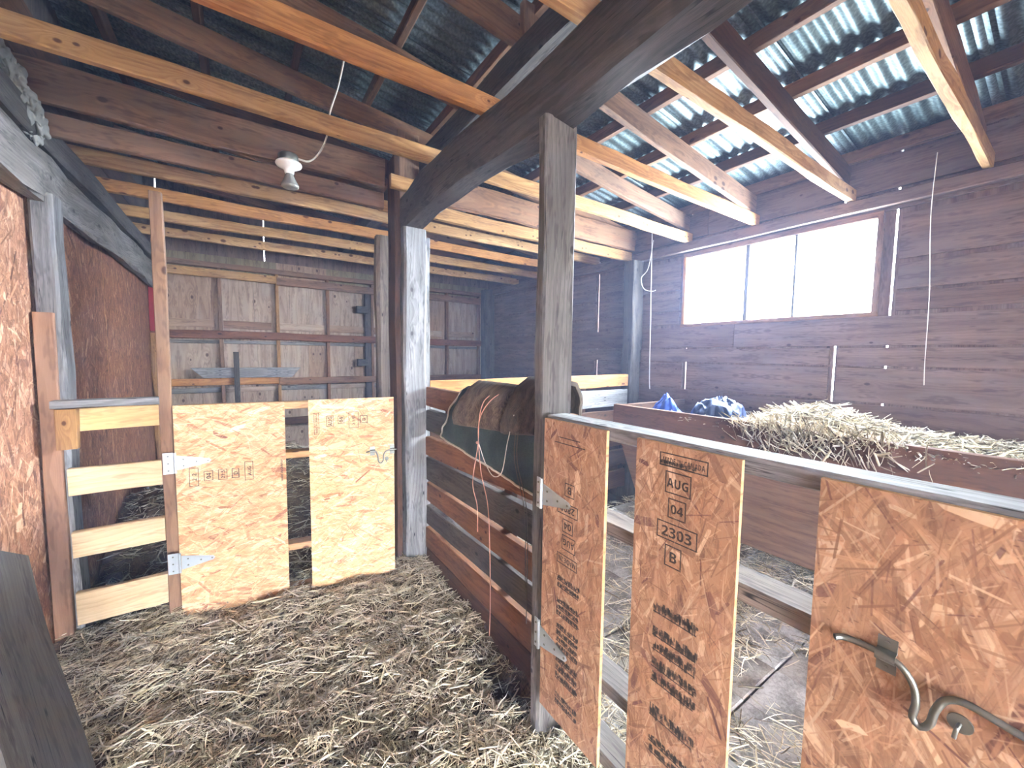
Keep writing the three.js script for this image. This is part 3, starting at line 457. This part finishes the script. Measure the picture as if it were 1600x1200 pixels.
// a sheet hung over the partition: s runs along z, t from the pen side over the top and down the aisle side
function draped({ zt, zb, y1, yb, off, thick, wave, seed, ns = 36, nt = 26, round = 0.12 }) {
  const f = (s, t, o) => {
    const k = clamp((t - 0.3) / 0.7), zl = lerp(zt[0], zb[0], Math.pow(k, 0.8)) - 0, zr = lerp(zt[1], zb[1], k), z = lerp(zl, zr, s);
    let x, y; const R0 = 0.028 + off + o, top = y1;
    if (t < 0.2) { x = 1.112 + R0; y = lerp(top - 0.14, top, t / 0.2); } else if (t < 0.32) { const a = (t - 0.2) / 0.12 * Math.PI; x = 1.112 + R0 * Math.cos(a); y = top + R0 * 0.7 * Math.sin(a); } else { const d = (t - 0.32) / 0.68; x = 1.112 - R0 - 0.02 * Math.sin(d * Math.PI) ; y = lerp(top, lerp(yb[0], yb[1], s), d); }
    const w = wave * (n3(z * 5 + seed, y * 4, seed) + 0.5 * n3(z * 13, y * 9 + seed, seed)); x -= w * (t > 0.25 ? 1 : -1); y += w * 0.3;
    return [x, y, z];
  };
  const pos = [], uv = [], idx = [], row = ns + 1;
  for (const o of [thick, 0]) for (let j = 0; j <= nt; j++) for (let i = 0; i <= ns; i++) { const e = Math.min(1, Math.min(i, ns - i) / 2.2, (nt - j) / 2.2), oo = o ? o * Math.sqrt(1 - (1 - e) * (1 - e)) : 0; pos.push(...f(i / ns, j / nt, oo)); uv.push(i / ns * 1.0, j / nt * 0.5); }
  const q = row * (nt + 1);
  for (const l of [0, 1]) for (let j = 0; j < nt; j++) for (let i = 0; i < ns; i++) { const a = l * q + j * row + i; l ? idx.push(a, a + 1, a + row, a + 1, a + row + 1, a + row) : idx.push(a, a + row, a + 1, a + 1, a + row, a + row + 1); }
  const g = new THREE.BufferGeometry(); g.setAttribute('position', new THREE.Float32BufferAttribute(pos, 3)); g.setAttribute('uv', new THREE.Float32BufferAttribute(uv, 2)); g.setIndex(idx); g.computeVertexNormals();
  const edge = []; for (let j = Math.round(nt * 0.3); j <= nt; j++) edge.push(f(0, j / nt, thick * 0.4)); for (let i = 1; i <= ns; i++) edge.push(f(i / ns, 1, thick * 0.4));
  return [g, edge];
}
{
  const clothTex = dataTex(512, 512, (u, v) => { const a = n2(u * 200, v * 30) * 0.4 + n2(u * 30, v * 200) * 0.4 + n2(u * 4, v * 4); return mix3([66, 84, 84], [40, 54, 58], clamp(0.5 + a * 0.5)); });
  const furTex = dataTex(512, 512, (u, v) => { const w = n2(u * 5, v * 5) * 0.03, a = n2((u + w) * 70, v * 16) * 0.5 + n2(u * 150, v * 40) * 0.4 + n2(u * 5, v * 4) * 0.4; return mix3([142, 130, 116], [74, 64, 58], clamp(0.5 + a * 0.7)); });
  const cloth = new THREE.MeshPhysicalMaterial({ map: clothTex, bumpMap: clothTex, bumpScale: 0.001, roughness: 0.95, sheen: 0.4, sheenRoughness: 0.7, sheenColor: new THREE.Color('#6f8484') });
  const fur = (c) => new THREE.MeshPhysicalMaterial({ map: furTex, bumpMap: furTex, bumpScale: 0.006, color: new THREE.Color(c), roughness: 1, sheen: 0.5, sheenRoughness: 0.8, sheenColor: new THREE.Color('#9a9084') });
  const [g, e] = draped({ zt: [-2.08, -1.22], zb: [-2.41, -1.22], y1: 1.285, yb: [0.955, 0.85], off: 0.0, thick: 0.02, wave: 0.012, seed: 3 });
  const b = thing('saddle_blanket', 'dark teal blanket with pale piped edge hung over the slatted partition', 'blanket');
  part('cloth', g, cloth, b); part('piping', tube(e, 0.006, 90, 6), M.cord, b);
  const [g2] = draped({ zt: [-1.95, -1.53], zb: [-2.15, -1.57], y1: 1.3, yb: [1.075, 1.125], off: 0.028, thick: 0.035, wave: 0.01, seed: 9 });
  one('fleece_pad', g2, fur('#f0e6da'), 'grey-brown shaggy fleece pad lying over the teal blanket', 'pad');
  const [g3] = draped({ zt: [-1.47, -1.22], zb: [-1.57, -1.3], y1: 1.335, yb: [1.12, 1.16], off: 0.05, thick: 0.03, wave: 0.014, seed: 14 });
  one('fleece_scrap', g3, fur('#a59a8c'), 'darker folded fleece scrap wedged between the fleece pad and near post', 'pad');
}
{ // baler twine over the blanket
  const X = 1.015;
  const t = thing('pink_twine', 'pink baler twine knotted over the fleece pad and trailing to the straw', 'twine');
  part('strand', tube([[1.06, 1.325, -1.68], [X - 0.02, 1.27, -1.70], [X - 0.015, 1.13, -1.765], [X - 0.01, 1.06, -1.775]], 0.0024, 30), M.pink, t);
  part('strand', tube([[1.06, 1.33, -1.60], [X - 0.02, 1.29, -1.62], [X - 0.02, 1.18, -1.74], [X - 0.01, 1.06, -1.775]], 0.0024, 30), M.pink, t);
  part('strand', tube([[X - 0.01, 1.06, -1.775], [X - 0.01, 1.02, -1.78], [X, 0.8, -1.85], [1.06, 0.66, -1.88], [1.065, 0.51, -1.88]], 0.0024, 40), M.pink, t);
  part('strand', tube([[X - 0.01, 1.06, -1.775], [X - 0.01, 0.9, -1.745], [1.06, 0.7, -1.765], [1.065, 0.4, -1.745], [1.06, 0.15, -1.73], [1.05, 0.0, -1.72]], 0.0024, 50), M.pink, t);
  part('loop', tube([[X - 0.01, 1.05, -1.775], [X, 0.95, -1.72], [X, 0.9, -1.64], [X, 0.93, -1.57], [X - 0.01, 1.1, -1.5], [X - 0.03, 1.24, -1.42]], 0.0022, 50), M.cord, t);
  part('knot', new THREE.IcosahedronGeometry(0.009, 1), M.pink, t).position.set(X - 0.014, 1.045, -1.775);
  const d = thing('dark_twine', 'thin dark twine hanging in front of the slats by the near post', 'twine');
  part('strand', tube([[1.0, 1.25, -1.41], [0.995, 1.05, -1.43], [1.05, 0.8, -1.425], [1.062, 0.4, -1.42]], 0.0022, 40), M.twine, d); part('strand', tube([[1.0, 1.22, -1.40], [0.995, 1.05, -1.41], [1.05, 0.8, -1.405], [1.062, 0.25, -1.41]], 0.0022, 40), M.twine, d);
}
{ // lamp hanging from its cable
  const l = thing('hanging_lamp', 'white porcelain lamp holder with a grey bulb hanging on its cable', 'lamp', [0.227, 2.33, -2.34]);
  const lathe = (p, n = 24) => new THREE.LatheGeometry(p.map((q) => new THREE.Vector2(...q)), n);
  part('junction_box', lathe([[0, 0.16], [0.042, 0.16], [0.046, 0.156], [0.046, 0.128], [0.04, 0.124]], 8), M.steel, l);
  part('holder', lathe([[0.04, 0.126], [0.057, 0.12], [0.06, 0.112], [0.056, 0.104], [0.036, 0.094], [0.024, 0.086], [0.021, 0.07], [0.02, 0.066], [0, 0.066]]), M.white, l);
  part('bulb', lathe([[0.014, 0.07], [0.02, 0.058], [0.032, 0.03], [0.041, 0.012], [0.039, 0.002], [0.03, -0.002], [0, -0.003]]), std({ color: new THREE.Color('#8d8b84'), roughness: 0.25, metalness: 0.2 }), l);
  part('cable', tube([[0.04, 0.15, 0], [0.09, 0.15, 0], [0.14, 0.2, 0], [0.185, 0.3, 0], [0.205, 0.42, 0], [0.25, 0.56, 0], [0.29, 0.72, 0], [0.32, 0.86, 0]], 0.005, 60), M.cord, l);
  l.rotation.z = 0.03;
}
{ // cords by the window wall
  one('wall_cable', tube([[3.53, 2.7, -2.62], [3.5, 2.4, -2.66], [3.46, 2.32, -2.70], [3.47, 2.2, -2.66], [3.52, 2.18, -2.58], [3.53, 2.19, -2.57]], 0.004, 50), M.cord, 'white cable looping off the post beside the window', 'cable');
  one('pull_cord', tube([[3.5, 2.86, -2.62], [3.5, 2.0, -2.6], [3.5, 1.2, -2.58], [3.5, 1.17, -2.575]], 0.004, 20), M.cord, 'long pale cord hanging straight down beside the wall post', 'cord');
  one('roof_twine', tube([[3.46, 2.74, -0.6], [3.46, 2.4, -0.605], [3.45, 1.9, -0.58], [3.46, 1.45, -0.575], [3.455, 1.35, -0.57]], 0.0022, 30), M.cord, 'thin twine dangling on the blue-lit wall past the window', 'twine');
}
{ // odds and ends at the end wall and on the strand-board wall
  const sh = new THREE.Shape([[-0.57, 0.06], [0.57, 0.06], [0.47, -0.06], [-0.45, -0.06]].map((p) => new THREE.Vector2(...p)));
  const g = new THREE.ExtrudeGeometry(sh, { depth: 0.025, bevelEnabled: true, bevelSize: 0.003, bevelThickness: 0.003, bevelSegments: 1 });
  one('tapered_board', g, M.greyBlue, 'grey board with slanted ends fixed along the end wall', 'board', [0.07, 1.245, ZB + 0.1]);
  lone('upright_stake', -0.085, -0.03, -0.1, 1.5, ZB + 0.14, ZB + 0.17, 'y', M.greyDark, 'blue-grey stake standing before the slant-ended board', 'stake', null, { seed: 161 });
  lone('red_board', XL, -0.735, 1.72, 2.46, ZB + 0.14, ZB + 0.165, 'y', M.red, 'dark red painted board in the corner by the plywood', 'board', null, { seed: 162 });
  lone('corner_log', XL, -0.72, -0.1, 1.7, ZB + 0.1, ZB + 0.17, 'y', M.pineGrey, 'yellowish flaking log in the corner below the red board', 'log', null, { amp: 0.012, c: 0.03, seed: 163 });
  const pl = timber(0.36, 0.98, 0.05, 'y', { amp: 0.006, c: 0.02, seed: 164, seg: 10 });
  const o = one('leaning_plank', pl, M.greyDark, 'wide grey weathered plank leaning on the strand board wall', 'plank');
  const u = new THREE.Vector3(-0.36, 0.78, -0.68).normalize(), w = new THREE.Vector3(0, 0, 1).addScaledVector(u, -u.z).normalize().negate(), nn = w.clone().cross(u);
  o.quaternion.setFromRotationMatrix(new THREE.Matrix4().makeBasis(w, u, nn));
  o.position.copy(new THREE.Vector3(-0.425, -0.01, -1.72).addScaledVector(u, 0.47).addScaledVector(w, -0.18));
}
{ // tuft of torn insulation on the wall slab
  const r = rng(55), gs = [];
  for (let k = 0; k < 5; k++) { const g = new THREE.IcosahedronGeometry(0.055 - k * 0.004, 12), p = g.attributes.position; for (let i = 0; i < p.count; i++) { const x = p.getX(i), y = p.getY(i), z = p.getZ(i), s = 1 + 0.55 * n3(x * 22 + k, y * 16, z * 22) + 0.25 * n3(x * 60, y * 40, z * 60); p.setXYZ(i, x * s * 0.6, y * s * 1.1, z * s * 1.3); } const gg = mergeVertices(g.deleteAttribute('uv').deleteAttribute('normal')); gg.computeVertexNormals(); gg.translate(0.01 + r() * 0.02, k * 0.04, -0.12 + k * 0.06); gs.push(gg); }
  one('insulation_tuft', mergeGeometries(gs), std({ color: new THREE.Color('#8e8c86'), roughness: 1 }), 'torn tuft of grey-white insulation sticking out above the wavy slab', 'insulation', [XL + 0.06, 2.52, -2.66]);
}
{ // blue plastic on the manger
  const blue = new THREE.MeshPhysicalMaterial({ color: new THREE.Color('#2f57ad'), roughness: 0.6, clearcoat: 0.1 }), navy = new THREE.MeshPhysicalMaterial({ color: new THREE.Color('#20365f'), roughness: 0.6, clearcoat: 0.1 });
  const crumple = (w, d, hgt, seed, peak) => {
    const N = 30, g = new THREE.PlaneGeometry(w, d, N, N); g.rotateX(-Math.PI / 2); const p = g.attributes.position;
    for (let i = 0; i < p.count; i++) { const x = p.getX(i) / w * 2, z = p.getZ(i) / d * 2, e = clamp(1 - Math.max(Math.abs(x), Math.abs(z))), rid = 1 - Math.abs(n2(x * 1.7 + seed, z * 1.7)); const tent = peak ? clamp(1 - Math.abs(z + x * 0.2) * 1.15) : Math.pow(clamp(1 - x * x * 0.8 - z * z * 0.8), 0.6); p.setY(i, hgt * (tent * (0.72 + 0.35 * rid) * Math.min(1, e * 4) ) + 0.012 * (1 - Math.abs(n2(x * 5, z * 5 + seed)))); p.setX(i, p.getX(i) + 0.02 * n2(x * 3, z * 3 + seed)); }
    g.computeVertexNormals(); return g;
  };
  const a = one('plastic_sheet', crumple(0.34, 0.34, 0.19, 4, true), blue, 'bright blue plastic sheet folded to a peak on the manger', 'sheet', [2.87, 1.0, -1.94]); a.rotation.y = 0.5;
  one('feed_sack', crumple(0.42, 0.42, 0.2, 8, false), navy, 'crumpled navy plastic sack lying beside the blue sheet on the manger', 'sack', [2.92, 1.0, -1.54]).rotation.y = 0.3;
}

// ---------------------------------------------------------------- straw
const strawCols = [[0.70, 0.60, 0.42], [0.56, 0.46, 0.31], [0.86, 0.78, 0.60], [0.36, 0.28, 0.185], [0.20, 0.155, 0.10], [0.66, 0.60, 0.48], [0.74, 0.65, 0.46]];
function strandGeo(bend, w, twist) {                       // unit length along x
  const pos = [], idx = [], n = 4; for (let i = 0; i <= n; i++) { const t = i / n - 0.5, y = bend * (0.25 - t * t) * 2, z = twist * Math.sin(t * 3); const k = 1 - 0.5 * Math.abs(t); pos.push(t, y + w * k * 0.6, z, t, y - w * k * 0.3, z - w * k, t, y - w * k * 0.3, z + w * k); }
  for (let i = 0; i < n; i++) for (let k = 0; k < 3; k++) { const a = i * 3 + k, b = i * 3 + (k + 1) % 3; idx.push(a, b, a + 3, b, b + 3, a + 3); }
  const g = new THREE.BufferGeometry(); g.setAttribute('position', new THREE.Float32BufferAttribute(pos, 3)); g.setIndex(idx); g.computeVertexNormals(); return g;
}
const strands = [strandGeo(0.02, 0.022, 0), strandGeo(0.16, 0.02, 0.06), strandGeo(-0.1, 0.016, -0.1), strandGeo(0.05, 0.034, 0.05)];
const strawMat = std({ color: 0xffffff, roughness: 0.75 });
function straw(parent, name, count, place, r, dim = 1) {
  const per = strands.map(() => []);
  const m = new THREE.Matrix4(), q = new THREE.Quaternion(), e = new THREE.Euler();
  for (let k = 0; k < count; k++) { const s = place(r); if (!s) continue; const [x, y, z, L, yaw, pitch] = s; e.set(r() * 6.28, yaw, pitch, 'YZX'); q.setFromEuler(e); per[Math.floor(r() * strands.length)].push([new THREE.Matrix4().compose(new THREE.Vector3(x, y, z), q, new THREE.Vector3(L, L * (0.7 + 0.6 * r()), L * (0.7 + 0.6 * r()))), strawCols[Math.floor(r() * strawCols.length)], dim * (0.75 + r() * 0.5)]); }
  per.forEach((list, i) => { if (!list.length) return; const im = new THREE.InstancedMesh(strands[i], strawMat, list.length); im.name = name; im.castShadow = im.receiveShadow = true; const c = new THREE.Color(); list.forEach(([mm, col, k], j) => { im.setMatrixAt(j, mm); im.setColorAt(j, c.setRGB(col[0] * k, col[1] * k, col[2] * k)); }); im.userData.kind = 'stuff'; parent.add(im); });
}
function bed(x0, x1, z0, z1, step, h, mat) {
  const nx = Math.ceil((x1 - x0) / step), nz = Math.ceil((z1 - z0) / step), g = new THREE.PlaneGeometry(x1 - x0, z1 - z0, nx, nz); g.rotateX(-Math.PI / 2); g.translate((x0 + x1) / 2, 0, (z0 + z1) / 2);
  const p = g.attributes.position, uv = g.attributes.uv; for (let i = 0; i < p.count; i++) { p.setY(i, h(p.getX(i), p.getZ(i))); uv.setXY(i, p.getX(i), p.getZ(i)); } g.computeVertexNormals(); return g;
}
function stuff(name, label, category) { const o = new THREE.Group(); o.name = name; scene.add(o); o.userData = { kind: 'stuff', label, category }; return o; }
const litterTex = dataTex(1024, 1024, (u, v) => { const a = n2(u * 120, v * 30) * 0.4 + n2(u * 30 + 7, v * 130) * 0.4 + n2(u * 8, v * 8) * 0.4; return mix3([124, 102, 72], [52, 41, 29], clamp(0.55 + a * 0.6)); }, [1, 1]);
const litter = std({ map: litterTex, bumpMap: litterTex, bumpScale: 0.008, roughness: 1 });
{
  const hA = (x, z) => -0.03 + 0.03 * n2(x * 2.2, z * 2.2) + 0.026 * n2(x * 6, z * 6 + 4) + 0.018 * n2(x * 15, z * 15) + 0.03 * sstep(-2.2, -2.6, z) - 0.12 * Math.exp(-Math.pow((x - 0.99) / 0.11, 2) - Math.pow((z + 1.5) / 0.3, 2)) + 0.05 * Math.exp(-Math.pow((x - 0.80) / 0.09, 2) - Math.pow((z + 1.65) / 0.3, 2));
  const o = stuff('straw_bedding', 'deep tangled straw bedding over the aisle floor', 'straw'); part('litter_bed', bed(XL, 1.1, -2.95, ZF - 0.05, 0.03, hA), litter, o).userData.kind = 'stuff';
  const r = rng(91);
  straw(o, 'straw', 46000, (q) => { const x = lerp(XL + 0.05, 1.08, q()), z = lerp(-2.92, -0.55, q()), cl = n2(x * 9, z * 9); if (Math.exp(-Math.pow((x - 1.0) / 0.09, 2) - Math.pow((z + 1.5) / 0.28, 2)) > q()) return null; return [x, hA(x, z) + 0.004 + 0.018 * q() * q() + 0.006 * Math.max(0, cl), z, 0.04 + 0.13 * q() * q(), 0.5 + n2(x * 3, z * 3) * 1.2 + (q() + q() - 1) * 2.2, (q() - 0.5) * 0.5]; }, r);
}
{
  const o = stuff('pen_straw', 'loose pale straw scattered over the pavers of the manger pen', 'straw'); const r = rng(92);
  straw(o, 'straw', 26000, (q) => { const x = lerp(1.15, 3.5, q()), z = lerp(-2.72, 0.5, q()); const cov = 0.45 + 0.5 * n2(x * 1.6 + 3, z * 1.6) + 0.25 * n2(x * 5, z * 5) + sstep(-0.6, -0.2, z) * 0.4 + sstep(1.7, 1.2, x) * 0.35 - (Math.abs(x - 1.98) < 0.3 && Math.abs(z + 0.72) < 0.14 ? 0.4 : 0); if (q() > cov) return null; return [x, -0.008 + 0.012 * q(), z, 0.04 + 0.09 * q(), q() * 6.28, (q() - 0.5) * 0.2]; }, r, 1.0);
}
{
  const hB = (x, z) => -0.05 + 0.68 * Math.exp(-Math.pow((x - 0.1) / 1.0, 2) - Math.pow((z + 4.4) / 0.75, 2)) + 0.03 * n2(x * 3, z * 3);
  const o = stuff('straw_heap', 'dark heap of old straw behind the pale gate', 'straw'); part('litter_bed', bed(XL + 0.01, 3.39, ZB + 0.12, -2.95, 0.06, hB), litter, o).userData.kind = 'stuff'; const r = rng(93);
  straw(o, 'straw', 9000, (q) => { const x = lerp(XL + 0.05, 2.2, q()), z = lerp(-5.6, -3.0, q()); return [x, hB(x, z) + 0.012 * q(), z, 0.06 + 0.1 * q(), q() * 6.28, (q() - 0.5) * 0.5]; }, r, 0.7);
}
{
  const hM = (x, z) => 0.93 + 0.08 * sstep(-2.2, -1.3, z) + 0.17 * Math.exp(-Math.pow((z + 0.95) / 0.32, 2) - Math.pow((x - 2.95) / 0.35, 2)) + 0.05 * Math.exp(-Math.pow((z + 0.3) / 0.4, 2) - Math.pow((x - 2.95) / 0.4, 2)) + 0.015 * n2(x * 7, z * 7);
  const o = stuff('manger_hay', 'yellow hay heaped in the manger and spilling over its front board', 'hay'); part('litter_bed', bed(2.62, 3.57, -2.2, 0.4, 0.05, hM), litter, o).userData.kind = 'stuff'; const r = rng(94);
  straw(o, 'straw', 9000, (q) => { const z = lerp(-1.75, 0.35, q()), x = lerp(2.6, 3.5, Math.pow(q(), 1.4)); const d = Math.exp(-Math.pow((z + 0.9) / 0.42, 2)) + 0.5 * Math.exp(-Math.pow((z + 0.2) / 0.4, 2)) + 0.1; if (q() > d) return null; return [x, Math.max(1.05 * (x < 2.64), hM(Math.max(2.63, x), z)) + 0.035 * q(), z, 0.06 + 0.12 * q(), q() * 6.28, (q() - 0.5) * 0.9]; }, r, 0.9);
  straw(o, 'straw', 500, (q) => { const z = -0.85 + (q() + q() - 1) * 0.5, k = q(); return [2.572 - 0.02 * q(), 1.12 - 0.16 * k * k, z, 0.08 + 0.1 * q(), (q() - 0.5) * 2, -1.2 + q() * 0.9]; }, r, 0.9);
}

scene.traverse((o) => { if (o.isMesh) o.castShadow = o.receiveShadow = true; });
renderer.render(scene, camera);
